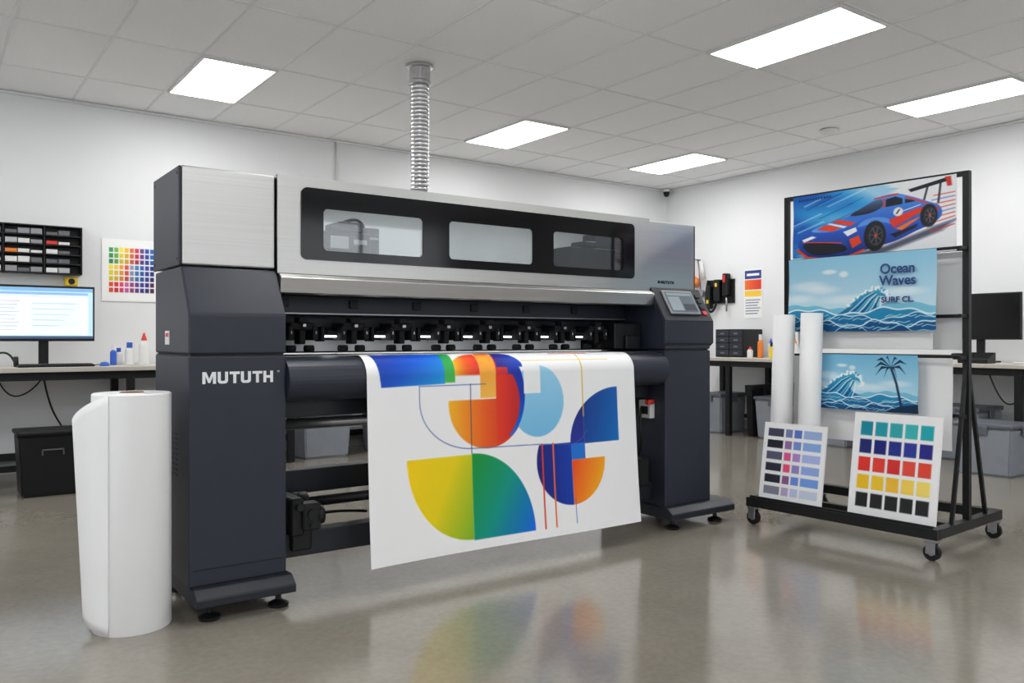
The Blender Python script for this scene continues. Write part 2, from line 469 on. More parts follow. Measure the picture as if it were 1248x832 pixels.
# hood centre shell
HX0, HX1, HY = XA, 3.004, 2.962
WX0, WX1, WZ0, WZ1 = 1.164, 2.894, 1.25, 1.522
holed_panel('hood_front', [(HX0, 1.195), (HX1, 1.195), (HX1, 1.560), (HX0, 1.560)], [rr(WX0 + .02, WX1 - .02, WZ0 + .02, WZ1 - .02, .02)], HY + .004, .008, M_silver, P)
box('hood_top', HX0, HX1, HY + .008, YB, 1.545, 1.560, M_silver, P, .003)
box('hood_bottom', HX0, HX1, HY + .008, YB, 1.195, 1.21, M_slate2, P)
box('hood_back', HX0, HX1, YB - .015, YB, 1.21, 1.545, M_inner, P)
boxes('hood_inner_ends', [(HX0 + .002, HX0 + .012, HY + .01, YB - .016, 1.211, 1.544), (HX1 - .012, HX1 - .002, HY + .01, YB - .016, 1.211, 1.544)], M_black, P)
panes = [(1.252, 1.686), (1.813, 2.255), (2.376, 2.816)]
holed_panel('hood_window_bezel', rr(WX0, WX1, WZ0, WZ1, .025), [rr(a, b, 1.287, 1.447, .018) for a, b in panes], HY - .003, .006, M_blackg, P)
for i, (a, b) in enumerate(panes):
    box('hood_glass_%d' % i, a - .004, b + .004, HY + .002, HY + .004, 1.283, 1.451, M_glass, P)
box('hood_inner_led', 1.15, 2.9, 3.0, 3.03, 1.535, 1.543, M_ledin, P)
box('carriage_rail', 1.10, 2.98, 3.22, 3.26, 1.235, 1.275, M_silverd, P, .003)
boxes('print_carriage', [(1.30, 1.50, 3.06, 3.22, 1.25, 1.38), (1.36, 1.46, 3.05, 3.2, 1.38, 1.42), (1.50, 1.56, 3.1, 3.22, 1.30, 1.41), (1.32, 1.36, 3.05, 3.1, 1.38, 1.40)], M_slate2, P, .004)
boxes('carriage_details', [(1.32, 1.40, 3.052, 3.06, 1.31, 1.36), (1.42, 1.48, 3.052, 3.06, 1.33, 1.35), (1.51, 1.55, 3.092, 3.1, 1.36, 1.37)], M_silverd, P, .002)
boxes('head_maintenance_unit', [(2.56, 2.88, 3.05, 3.2, 1.22, 1.40), (2.64, 2.72, 3.04, 3.15, 1.40, 1.43), (2.76, 2.88, 3.1, 3.2, 1.40, 1.48)], M_slate2, P, .004)
tube('carriage_cable', [(1.40, 3.15, 1.42), (1.47, 3.15, 1.46), (1.55, 3.2, 1.42), (1.6, 3.25, 1.30)], .006, M_cable, P)
prism('hood_lip', [(2.958, 1.193), (2.935, 1.178), (2.945, 1.122), (2.965, 1.116), (3.0, 1.13), (3.0, 1.193)], 'X', HX0 + .004, HX1 + .01, M_silver, P, .002)
# print bay
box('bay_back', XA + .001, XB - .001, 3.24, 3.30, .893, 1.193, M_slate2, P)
box('bay_ceiling', XA + .001, XB - .001, 3.0, 3.24, 1.165, 1.193, M_black, P)
box('bay_upper_rail', XA + .002, XB - .002, 3.16, 3.238, 1.045, 1.125, M_slate, P, .004)
box('bay_rail_strip', XA + .01, XB - .01, 3.148, 3.159, 1.05, 1.055, M_silverd, P)
box('bay_lower_rail', XA + .002, XB - .002, 3.17, 3.238, .995, 1.035, M_black, P, .003)
box('bay_reflector', XA + .02, XB - .25, 3.225, 3.238, .900, .945, M_white2, P)
blk = []; slv = []; wh = []; leds = []
n = 8
for i in range(n):
    x = 1.21 + i * .218
    blk += [(x - .05, x + .05, 3.06, 3.17, .985, 1.015), (x - .06, x - .038, 3.05, 3.14, .945, 1.0), (x + .038, x + .06, 3.05, 3.14, .945, 1.0), (x - .02, x + .02, 3.045, 3.10, 1.012, 1.035), (x - .10, x + .11, 3.10, 3.17, .965, .985),
            (x - .012, x + .012, 3.06, 3.12, .93, .985), (x + .085, x + .10, 3.08, 3.15, .94, 1.0)]
    slv += [(x - .008, x + .008, 3.04, 3.06, .996, 1.010), (x - .053, x - .047, 3.046, 3.05, .968, .982), (x + .047, x + .053, 3.046, 3.05, .968, .982)]
    wh.append(((x - .055, 3.09, .912), (x - .02, 3.09, .912), .014)); wh.append(((x + .02, 3.09, .912), (x + .055, 3.09, .912), .014))
    leds.append((x + .115, x + .16, 3.10, 3.16, .957, .964))
boxes('pinch_roller_brackets', blk, M_blackm, P, .003)
boxes('pinch_roller_levers', slv, M_chrome, P, .002)
cyls('pinch_rollers', wh, M_blackm, P)
boxes('bay_leds', leds, M_led, P)
boxes('bay_clips', [(1.15 + .3 * i, 1.19 + .3 * i, 3.15, 3.162, 1.075, 1.11) for i in range(6)], M_black, P, .002)
boxes('head_park_unit', [(2.82, 3.0, 3.02, 3.2, .9, 1.03), (2.88, 2.98, 3.0, 3.1, .9, .97)], M_black, P, .005)
# platen with curved front
arc = [(2.917 + .080 * math.cos(math.radians(a)), .80 + .080 * math.sin(math.radians(a))) for a in range(90, 271, 10)]
platen = prism('platen', arc + [(3.23, .72), (3.23, .888), (2.95, .884)], 'X', XA + .001, XB - .001, M_slate, P)
box('platen_surface', XA + .005, XB - .005, 2.96, 3.22, .8805, .8855, M_silverd, P)
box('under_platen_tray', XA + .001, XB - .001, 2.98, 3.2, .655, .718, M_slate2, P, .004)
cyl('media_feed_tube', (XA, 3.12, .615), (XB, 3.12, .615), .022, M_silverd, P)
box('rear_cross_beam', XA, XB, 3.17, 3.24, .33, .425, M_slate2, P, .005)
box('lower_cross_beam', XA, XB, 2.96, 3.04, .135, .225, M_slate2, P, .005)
cyl('take_up_tube', (XA + .12, 3.08, .31), (XB - .1, 3.08, .31), .020, M_black, P)
boxes('take_up_bracket', [(1.11, 1.16, 2.92, 3.12, .22, .36), (1.15, 1.22, 2.90, 2.97, .24, .34), (1.12, 1.20, 2.94, 3.06, .16, .24)], M_black, P, .006)
cyls('take_up_hub', [((1.16, 3.08, .31), (1.23, 3.08, .31), .045), ((1.21, 2.93, .29), (1.235, 2.93, .29), .035), ((1.14, 2.915, .33), (1.14, 2.90, .33), .014), ((1.185, 2.90, .30), (1.185, 2.89, .30), .02), ((1.185, 2.90, .26), (1.185, 2.89, .26), .010)], M_frame, P)
boxes('take_up_bracket_far', [(2.90, 2.96, 2.92, 3.12, .22, .36)], M_black, P, .006)
tube('take_up_cable', [(1.08, 3.1, .45), (1.13, 3.0, .33), (1.2, 3.05, .26), (1.35, 3.06, .27), (1.5, 3.1, .24)], .006, M_cable, P)
tube('power_cable', [(2.98, 3.0, .60), (2.95, 2.98, .5), (2.98, 2.99, .42), (3.0, 3.05, .3)], .006, M_cable, P)
box('power_box', 2.985, 3.019, 2.94, 3.02, .55, .64, M_white2, P, .004)
box('outlet', 2.982, 2.986, 2.955, 3.005, .57, .61, M_black, P)
cyl('red_knob', (2.985, 2.92, .635), (2.94, 2.92, .635), .012, M_red, P)
# bold logo lettering made as solid cut letters
def letters(word, x, z, H, y, m, par):
    s = H / 42.0; w = 36 * s; st = 10.5 * s; hb = 9.5 * s; gap = 6.0 * s
    bm = bmesh.new()
    def add(pts):
        A = [bm.verts.new((x + p[0], y, z + p[1])) for p in pts]; B = [bm.verts.new((x + p[0], y - .0012, z + p[1])) for p in pts]
        bm.faces.new(A); bm.faces.new(B[::-1]); n = len(pts)
        for i in range(n): bm.faces.new((A[i], B[i], B[(i + 1) % n], A[(i + 1) % n]))
    for ch in word:
        if ch == 'M':
            W = 47 * s
            add([(0, 0), (0, H), (st * 1.25, H), (W / 2, H * .42), (W - st * 1.25, H), (W, H), (W, 0), (W - st, 0), (W - st, H * .68), (W / 2 + st * .35, H * .08), (W / 2 - st * .35, H * .08), (st, H * .68), (st, 0)])
            x += W + gap
        elif ch == 'U':
            r = 11 * s; ri = 4 * s
            o = [(0, H)] + [(r - r * math.cos(t), r - r * math.sin(t)) for t in np.linspace(0, math.pi / 2, 7)] + [(w - r + r * math.sin(t), r - r * math.cos(t)) for t in np.linspace(0, math.pi / 2, 7)] + [(w, H), (w - st, H)]
            o += [(w - st - ri + ri * math.cos(t), hb + ri - ri * math.sin(t)) for t in np.linspace(0, math.pi / 2, 5)] + [(st + ri - ri * math.sin(t), hb + ri - ri * math.cos(t)) for t in np.linspace(0, math.pi / 2, 5)] + [(st, H)]
            add(o); x += w + gap
        elif ch == 'T':
            add([(0, H), (w, H), (w, H - hb), (w / 2 + st / 2, H - hb), (w / 2 + st / 2, 0), (w / 2 - st / 2, 0), (w / 2 - st / 2, H - hb), (0, H - hb)]); x += w + gap * .7
        elif ch == 'H':
            a, b = H / 2 - hb / 2, H / 2 + hb / 2
            add([(0, 0), (0, H), (st, H), (st, b), (w - st, b), (w - st, H), (w, H), (w, 0), (w - st, 0), (w - st, a), (st, a), (st, 0)]); x += w + gap
    return bm_done('logo_text', bm, m, par)
letters('MUTUTH', .780, .797, .0405, YF - .0002, M_logo, P)
text('logo_mark', 'o', (1.040, YF - .001, .832), .014, M_logo, P, ROT_FRONT)
letters('MUTUTH', 3.10, 1.235, .016, YH - .0002, M_black, P)
cyl('logo_dot', (3.085, YH - .002, 1.243), (3.085, YH, 1.243), .008, M_black, P)
# control console on slope of the right tower
sy, sz = YF, 1.035; ey, ez = YH - .004, 1.203
Ls = math.hypot(ey - sy, ez - sz); dy, dz = (ey - sy) / Ls, (ez - sz) / Ls; ny_, nz_ = -dz, dy
def slope(name, x0, x1, s0, s1, t0, t1, m, bev=0):
    pf = [(sy + dy * s + ny_ * t, sz + dz * s + nz_ * t) for s, t in ((s0, t0), (s0, t1), (s1, t1), (s1, t0))]
    return prism(name, pf, 'X', x0, x1, m, P, bev)
M_lcd = mat('lcd_screen', (105, 115, 123), .15, emis=.10, var=.1, scale=20)
M_lcdl = mat('lcd_light', (150, 160, 165), .15, emis=.10)
slope('console_body', XB - .01, X1 + .01, -.003, Ls + .002, -.01, .016, M_slate2, .004)
prism('console_front', [(YF - .014, .93), (YF - .014, 1.04), (YF + .01, 1.04), (YF + .01, .91)], 'X', XB - .01, X1 + .01, M_slate, P, .004)
slope('console_bezel', 3.065, 3.285, .035, .178, .016, .026, M_silverd, .003)
slope('console_screen', 3.078, 3.272, .047, .166, .026, .0275, M_lcd)
slope('screen_header', 3.085, 3.265, .145, .160, .0275, .028, M_lcdl)
slope('screen_panel_a', 3.085, 3.17, .055, .138, .0275, .028, M_lcdl)
slope('screen_panel_b', 3.18, 3.265, .055, .095, .0275, .028, M_slate)
for i in range(4):
    slope('console_button_%d' % i, 3.308, 3.338, .035 + .035 * i, .058 + .035 * i, .016, .022, M_black if i else M_red, .002)

# ---- printed sheet (curved over the platen)
SX0, SW = 1.372, 1.395
L1 = .80 - .088; R = .085; La = R * math.pi / 2; L2 = .20; LT = L1 + La + L2
def sheet_surf(A, B):
    s = B * LT
    Y = np.where(s < L1, 2.800 + .032 * (s / L1), 0); Z = np.where(s < L1, .088 + s, 0)
    ph = np.clip((s - L1) / R, 0, math.pi / 2)
    Y = np.where(s >= L1, 2.832 + R * (1 - np.cos(ph)) + np.clip(s - L1 - La, 0, 9), Y)
    Z = np.where(s >= L1, .80 + R * np.sin(ph) + .002, Z)
    fade = np.clip(1 - s / L1, 0, 1)
    Y = Y + fade * (.010 * np.sin(A * 5.2 + .6) - .012 * fade * fade)
    Z = Z + fade * .004 * np.sin(A * 3)
    X = SX0 + A * SW + .0 * B
    return np.stack([X, Y, Z], -1)
def paint_main(A, B):
    S = A * SW; W = .088 + B * LT; aa = .004
    I = blank(A, (243, 243, 243))
    Rr = lambda a, b, c, d: rect(S, W, a, b, c, d, aa)
    I = bl(I, poly(S, W, [(.035, .94), (.060, .763), (.345, .770), (.345, .94)], aa), grad3((S - .05) / .3 * .6 + (.94 - W) / .17 * .4, (14, 40, 140), (12, 85, 205), (25, 165, 235)))
    I = bl(I, Rr(.343, .392, .774, .94), grad((W - .77) / .17, (80, 190, 80), (20, 150, 85)))
    I = bl(I, Rr(.392, .513, .80, .94) * ell(S, W, .549, .685, .24, .235, aa), grad3((S - .39) / .13, (242, 190, 30), (238, 90, 30), (228, 50, 35)))
    disc = ell(S, W, .549, .685, .19, .19, aa)
    low = disc * Rr(0, 2, 0, .700)
    I = bl(I, low, grad3((S - .36) / .36, (252, 188, 35), (240, 95, 28), (205, 35, 42)))
    ur = np.maximum(disc, Rr(.592, .60, .8, .9)) * Rr(.592, .9, .700, .95)
    I = bl(I, ur, grad3((S - .59) / .15, (228, 50, 35), (190, 40, 65), (50, 50, 150)))
    lb = ell(S, W, .81, .68, .145, .155, aa)
    I = bl(I, lb, grad((W - .55) / .3, (120, 190, 230), (158, 212, 240)))
    slab = ell(S, W, .600, .715, .142, .20, aa) * Rr(.655, .80, .54, .95)
    I = bl(I, slab, grad3((W - .55) / .35, (5, 108, 218), (18, 52, 168), (24, 50, 165)))
    I = bl(I, Rr(.60, .735, .83, .94) * ell(S, W, .56, .75, .20, .2, aa), grad((S - .6) / .1, (55, 35, 130), (14, 64, 182)))
    red2 = ell(S, W, .549, .685, .165, .185, aa) * Rr(.592, .72, .50, .80)
    I = bl(I, red2, grad3((S - .592) / .12, (232, 62, 28), (218, 45, 35), (190, 38, 48)))
    I = bl(I, Rr(.738, .828, .715, .94), (240, 242, 243))
    I = bl(I, Rr(.513, .592, .705, .905), grad((W - .7) / .2, (252, 190, 80), (247, 155, 45)))
    I = bl(I, Rr(.520, .592, .905, .94), (232, 72, 35))
    I = bl(I, Rr(.43, .513, .705, .79), (243, 243, 243))
    q = mk((np.sqrt(((S - 1.279) / .294) ** 2 + ((W - .478) / .25) ** 2) - 1) * .27, aa) * Rr(0, 1.279, .478, 2)
    I = bl(I, q, grad((S - 1.067) / .21 * .7 + (.72 - W) * 1.0, (14, 55, 135), (5, 115, 198)))
    I = bl(I, q * Rr(0, 1.067, 0, 2), grad((W - .478) / .2, (40, 50, 155), (24, 42, 120)))
    q = mk((np.sqrt(((S - .465) / .30) ** 2 + ((W - .476) / .345) ** 2) - 1) * .32, aa) * Rr(0, .465, 0, .476)
    t = (S - .165) / .3 * .65 + (.476 - W) / .35 * .35
    I = bl(I, q, grad3(t, (254, 212, 5), (236, 212, 15), (125, 182, 40)))
    q = mk((np.sqrt(((S - .465) / .308) ** 2 + ((W - .127) / .352) ** 2) - 1) * .33, aa) * Rr(.465, 2, .127, 2)
    t = (S - .465) / .3 * .6 + (.48 - W) / .35 * .4
    I = bl(I, q, grad3(t, (22, 150, 50), (0, 152, 130), (5, 105, 222)))
    c = ell(S, W, .99, .41, .196, .198, aa)
    I = bl(I, c * Rr(0, .99, 0, .488), grad((S - .8) / .19, (28, 30, 118), (10, 62, 175)))
    I = bl(I, Rr(.99, 1.067, .41, .482), (25, 115, 212))
    I = bl(I, c * Rr(.99, 2, 0, .41), grad3((S - .99) / .2 * .7 + (.41 - W) * 1.4, (240, 78, 25), (250, 145, 25), (254, 205, 35)))
    navy = (70, 95, 170)
    I = bl(I, seg(S, W, .226, .763, .54, .763, .003, aa), navy)
    arcp = [(.226, .763), (.226, .70)] + [(.226 + .25 * (1 - math.cos(a)), .70 - .20 * math.sin(a)) for a in np.linspace(0, math.pi / 2, 14)] + [(.80, .492), (.92, .485), (1.0, .478), (1.05, .5), (1.09, .54)]
    I = bl(I, pl(S, W, arcp, .0035, aa), navy)
    I = bl(I, seg(S, W, .465, .765, .465, .48, .0035, aa), (80, 60, 110))
    I = bl(I, seg(S, W, 1.067, .93, 1.067, .60, .006, aa), (228, 185, 50))
    I = bl(I, seg(S, W, .74, .86, 1.24, .86, .004, aa), (228, 190, 80))
    I = bl(I, seg(S, W, 1.067, .60, 1.067, .41, .003, aa), navy)
    I = bl(I, seg(S, W, .92, .91, 1.14, .91, .008, aa), (228, 80, 50))
    I = bl(I, seg(S, W, .826, .49, .826, .128, .008, aa), (228, 62, 30))
    I = bl(I, seg(S, W, .886, .49, .886, .128, .008, aa), (244, 105, 40))
    I = bl(I, seg(S, W, 1.0, .24, 1.0, .13, .003, aa), navy)
    return I
sheet('printed_banner_sheet', sheet_surf, 558, 440, paint_main, M_art, P)

# ------------------------------------------------------------ paper roll
g = group('paper_roll', (.57, 2.944, 0))
cx, cy, r = .576, 2.953, .122
lathe('roll_body', [(.038, .0), (r - .002, 0), (r, .004), (r, .768), (r - .004, .772), (.042, .768), (.040, .772), (.038, .772)], cx, cy, M_white, g, 72, closed=True)
lathe('roll_core', [(.0375, .003), (.0375, .775), (.0335, .775), (.0335, .003)], cx, cy, M_core, g, 40, closed=True)
bm = bmesh.new()
NS, NZ = 30, 24; G = []
for i in range(NS + 1):
    s = i / NS; th = math.radians(226 - 68 * s); col = []
    for j in range(NZ + 1):
        tz = j / NZ
        zt = .769 - .085 * s ** 1.4; zb = .004 + .045 * s ** 1.5
        z = zb + (zt - zb) * tz
        rr_ = r + .0012 + (.026 + .032 * tz) * s ** 1.3
        col.append(bm.verts.new((cx + rr_ * math.cos(th), cy + rr_ * math.sin(th), z)))
    G.append(col)
for i in range(NS):
    for j in range(NZ):
        f = bm.faces.new((G[i][j], G[i + 1][j], G[i + 1][j + 1], G[i][j + 1])); f.smooth = True
o = bm_done('loose_flap', bm, M_white, g)
sm = o.modifiers.new('s', 'SOLIDIFY'); sm.thickness = .001

# ------------------------------------------------------------ display rack
K = group('display_rack', (3.815, 2.26, 0), .05)
xf, xr, xm = 3.50, 4.14, 3.82     # front, rear, middle (frame plane)
yl, yr = 2.715, 1.80
zb = .115
def sq(x0, y0, z0, x1, y1, z1, w=.03):
    p0, p1 = Vector((x0, y0, z0)), Vector((x1, y1, z1)); d = (p1 - p0).normalized()
    up = Vector((0, 0, 1)) if abs(d.z) < .9 else Vector((1, 0, 0))
    a = d.cross(up).normalized() * w / 2; b = d.cross(a).normalized() * w / 2
    bm = bmesh.new(); A = [bm.verts.new(p0 + s * a + t * b) for s, t in ((1, 1), (1, -1), (-1, -1), (-1, 1))]
    B = [bm.verts.new(p1 + s * a + t * b) for s, t in ((1, 1), (1, -1), (-1, -1), (-1, 1))]
    bm.faces.new(A); bm.faces.new(B)
    for i in range(4): bm.faces.new((A[i], B[i], B[(i + 1) % 4], A[(i + 1) % 4]))
    return bm
def sqo(name, *a, **k): return bm_done(name, sq(*a, **k), M_frame, K)
sqo('front_base_bar', xf, yl + .02, zb, xf, yr - .02, zb, w=.045)
sqo('rear_base_bar', xr, yl + .02, zb, xr, yr - .02, zb, w=.045)
sqo('right_end_bar', xf, yr, zb, xr, yr, zb, w=.042)
sqo('left_end_bar', xf, yl, zb, xr, yl, zb, w=.042)
sqo('deck_bar_1', xf + .2, yl, zb, xf + .2, yr, zb, w=.03)
sqo('right_post', xm, yr, zb, xm, yr, 1.71, w=.028)
sqo('left_post', xm, yl, zb, xm, yl, 1.71, w=.024)
sqo('top_bar', xm, yl, 1.70, xm, yr, 1.70, w=.022)
for i, zz in enumerate((1.36, 1.055, .865, .60)):
    sqo('cross_bar_%d' % i, xm, yl, zz, xm, yr, zz, w=.016)
for i, (py) in enumerate((yr, yl)):
    sqo('brace_front_%d' % i, xf + .16, py, zb + .01, xm, py, .86, w=.016)
    sqo('brace_rear_%d' % i, xr - .12, py, zb + .01, xm, py, .86, w=.016)
for i, zz in enumerate((1.36, .865, .60, 1.055)):
    sqo('hook_arm_%d' % i, xm, yr, zz, xm - .075, yr, zz, w=.014)
cyls('front_hang_rods', [((xm - .07, 2.65, 1.36), (xm - .07, yr, 1.36), .007), ((xm - .07, 2.5, .872), (xm - .07, yr, .872), .007)], M_frame, K)
for i, (a, b) in enumerate(((xf, yl - .01), (xf, yr + .01), (xr, yl - .01), (xr, yr + .01))):
    cyls('caster_wheel_%d' % i, [((a - .011, b, .036), (a + .011, b, .036), .035)], M_black, K, 24)
    cyls('caster_hub_%d' % i, [((a - .014, b, .036), (a + .014, b, .036), .014)], M_chrome, K, 16)
    boxes('caster_fork_%d' % i, [(a - .022, a - .014, b - .02, b + .02, .03, .083), (a + .014, a + .022, b - .02, b + .02, .03, .083), (a - .024, a + .024, b - .026, b + .026, .080, .093)], M_chrome, K, .002)

def wavef(k1, a1, ph):
    return lambda A, B: a1 * np.sin(A * k1 + ph) * (1 - B) + .003 * np.sin(B * 7)
def paint_car(A, B):
    aa = .009
    I = blank(A, (243, 244, 246))
    wob = .03 * np.sin(B * 23) + .02 * np.sin(B * 57 + A * 9) + .012 * np.sin(B * 131)
    I = bl(I, mk(A - .44 - .30 * (B - .3) - wob, .05) * mk(.10 - B + .25 * A - .05 + wob, .05), grad3(A * 1.6 + .25 * np.sin(B * 10 + A * 8), (10, 95, 190), (50, 160, 225), (165, 215, 242)))
    rng = np.random.RandomState(5)
    for k in range(26):
        x, y = rng.uniform(0, .38), rng.uniform(.15, .95); l = rng.uniform(.08, .25)
        I = bl(I, seg(A, B, x, y, x + l, y + l * .75, rng.uniform(.006, .02), .015) * .55, [(220, 240, 250), (12, 70, 155), (80, 180, 235)][k % 3])
    I = bl(I, poly(A, B, [(.02, .02), (.40, -.02), (.60, .05), (.92, .28), (1.0, .42), (.90, .36), (.60, .14), (.36, .06), (.1, .08)], .04) * .85, (62, 66, 88))
    for k in range(9):
        b0 = .28 + .06 * k
        I = bl(I, seg(A, B, .86 + .01 * (k % 3), b0, .985, b0 + .07 * (1 - k * .1), .012, .014) * .9, [(230, 55, 40), (100, 125, 190), (225, 70, 60)][k % 3])
    I = bl(I, seg(A, B, .82, .70, .845, .90, .010, aa), (25, 28, 40)); I = bl(I, seg(A, B, .90, .66, .915, .92, .010, aa), (25, 28, 40))
    I = bl(I, poly(A, B, [(.735, .885), (.95, .975), (.965, .93), (.75, .845)], aa), (22, 26, 44))
    I = bl(I, poly(A, B, [(.94, .985), (.97, .985), (.975, .86), (.95, .86)], aa), (215, 55, 42))
    body = smooth_pts([(.045, .22), (.055, .34), (.12, .46), (.24, .56), (.37, .62), (.47, .74), (.565, .835), (.66, .855), (.75, .79), (.84, .695), (.905, .62), (.92, .50), (.88, .40), (.78, .31), (.66, .20), (.50, .12), (.38, .05), (.24, .03), (.11, .07)])
    I = bl(I, poly(A, B, body, aa), grad3(B * 1.25, (18, 40, 110), (28, 84, 192), (80, 150, 238)))
    I = bl(I, poly(A, B, smooth_pts([(.13, .455), (.24, .55), (.37, .61), (.46, .59), (.40, .49), (.27, .42)]), aa), grad((A - .1) / .3, (110, 172, 242), (50, 118, 220)))
    I = bl(I, poly(A, B, [(.165, .475), (.225, .53), (.33, .47), (.27, .42)], aa), (234, 66, 34))
    I = bl(I, poly(A, B, [(.26, .56), (.31, .585), (.42, .52), (.385, .475)], aa), (234, 66, 34))
    I = bl(I, poly(A, B, [(.235, .54), (.25, .55), (.365, .475), (.345, .455)], aa), (240, 244, 248))
    I = bl(I, poly(A, B, smooth_pts([(.43, .45), (.47, .53), (.54, .56), (.62, .52), (.66, .42), (.60, .47), (.54, .49), (.48, .46)]), aa), (90, 150, 235))
    I = bl(I, poly(A, B, [(.62, .50), (.70, .56), (.80, .63), (.90, .60), (.905, .565), (.80, .55), (.72, .46), (.65, .38)], aa), (230, 55, 34))
    I = bl(I, seg(A, B, .655, .575, .80, .66, .010, aa), (240, 243, 246))
    I = bl(I, poly(A, B, [(.66, .37), (.74, .45), (.80, .50), (.79, .47), (.70, .34)], aa), (245, 115, 35))
    I = bl(I, poly(A, B, [(.63, .30), (.70, .34), (.79, .41), (.78, .36), (.66, .25)], aa), (16, 20, 40))
    I = bl(I, poly(A, B, smooth_pts([(.385, .625), (.475, .735), (.555, .80), (.585, .78), (.575, .69), (.50, .625)]), aa), grad((B - .6) / .2, (14, 20, 38), (85, 112, 150)))
    I = bl(I, poly(A, B, [(.60, .685), (.605, .79), (.66, .815), (.70, .775), (.70, .70)], aa), (22, 30, 52))
    I = bl(I, poly(A, B, [(.715, .705), (.715, .765), (.75, .745), (.775, .715)], aa), (22, 30, 52))
    I = bl(I, seg(A, B, .54, .822, .67, .845, .018, aa), (234, 60, 34))
    I = bl(I, seg(A, B, .595, .80, .59, .68, .010, aa), (234, 60, 34))
    I = bl(I, seg(A, B, .72, .79, .84, .67, .016, aa), (234, 60, 34))
    I = bl(I, ell(A, B, .675, .60, .028, .06, aa), (242, 242, 242))
    I = bl(I, seg(A, B, .666, .575, .682, .63, .008, aa), (20, 20, 30))
    I = bl(I, poly(A, B, smooth_pts([(.075, .27), (.20, .27), (.34, .21), (.36, .13), (.26, .09), (.13, .12)]), aa), (12, 15, 26))
    for kk in range(4): I = bl(I, seg(A, B, .09, .25 - .035 * kk, .33, .19 - .03 * kk, .005, aa) * .7, (70, 78, 100))
    I = bl(I, seg(A, B, .075, .305, .33, .245, .014, aa), (234, 66, 34))
    I = bl(I, pl(A, B, [(.035, .19), (.10, .075), (.24, .025), (.38, .045), (.47, .115)], .024, aa), (234, 66, 34))
    I = bl(I, poly(A, B, [(.065, .34), (.135, .385), (.165, .36), (.08, .30)], aa), (244, 248, 252))
    I = bl(I, poly(A, B, [(.34, .40), (.42, .45), (.43, .39), (.37, .33)], aa), (244, 248, 252))
    I = bl(I, poly(A, B, [(.38, .28), (.44, .33), (.46, .22), (.40, .15)], aa), (234, 66, 34))
    for (x, y, rx, ry) in ((.545, .30, .060, .20), (.855, .50, .042, .145)):
        I = bl(I, ell(A, B, x - .008, y, rx * 1.08, ry * 1.05, aa), (10, 12, 22))
        I = bl(I, ell(A, B, x, y, rx, ry, aa), (22, 23, 28))
        I = bl(I, ell(A, B, x, y, rx * .68, ry * .68, aa), (95, 99, 110))
        I = bl(I, ell(A, B, x, y, rx * .62, ry * .62, aa), (26, 28, 36))
        for k in range(7):
            t = k * .8976 + .3; I = bl(I, seg(A, B, x, y, x + rx * .6 * math.cos(t), y + ry * .6 * math.sin(t), .005, aa), (110, 114, 124))
        I = bl(I, ell(A, B, x, y, rx * .14, ry * .14, aa), (222, 62, 45))
    for k in range(12): I = bl(I, rect(A, B, .04 + .019 * k, .052 + .019 * k, .925, .955, .006), (25, 50, 110))
    return I
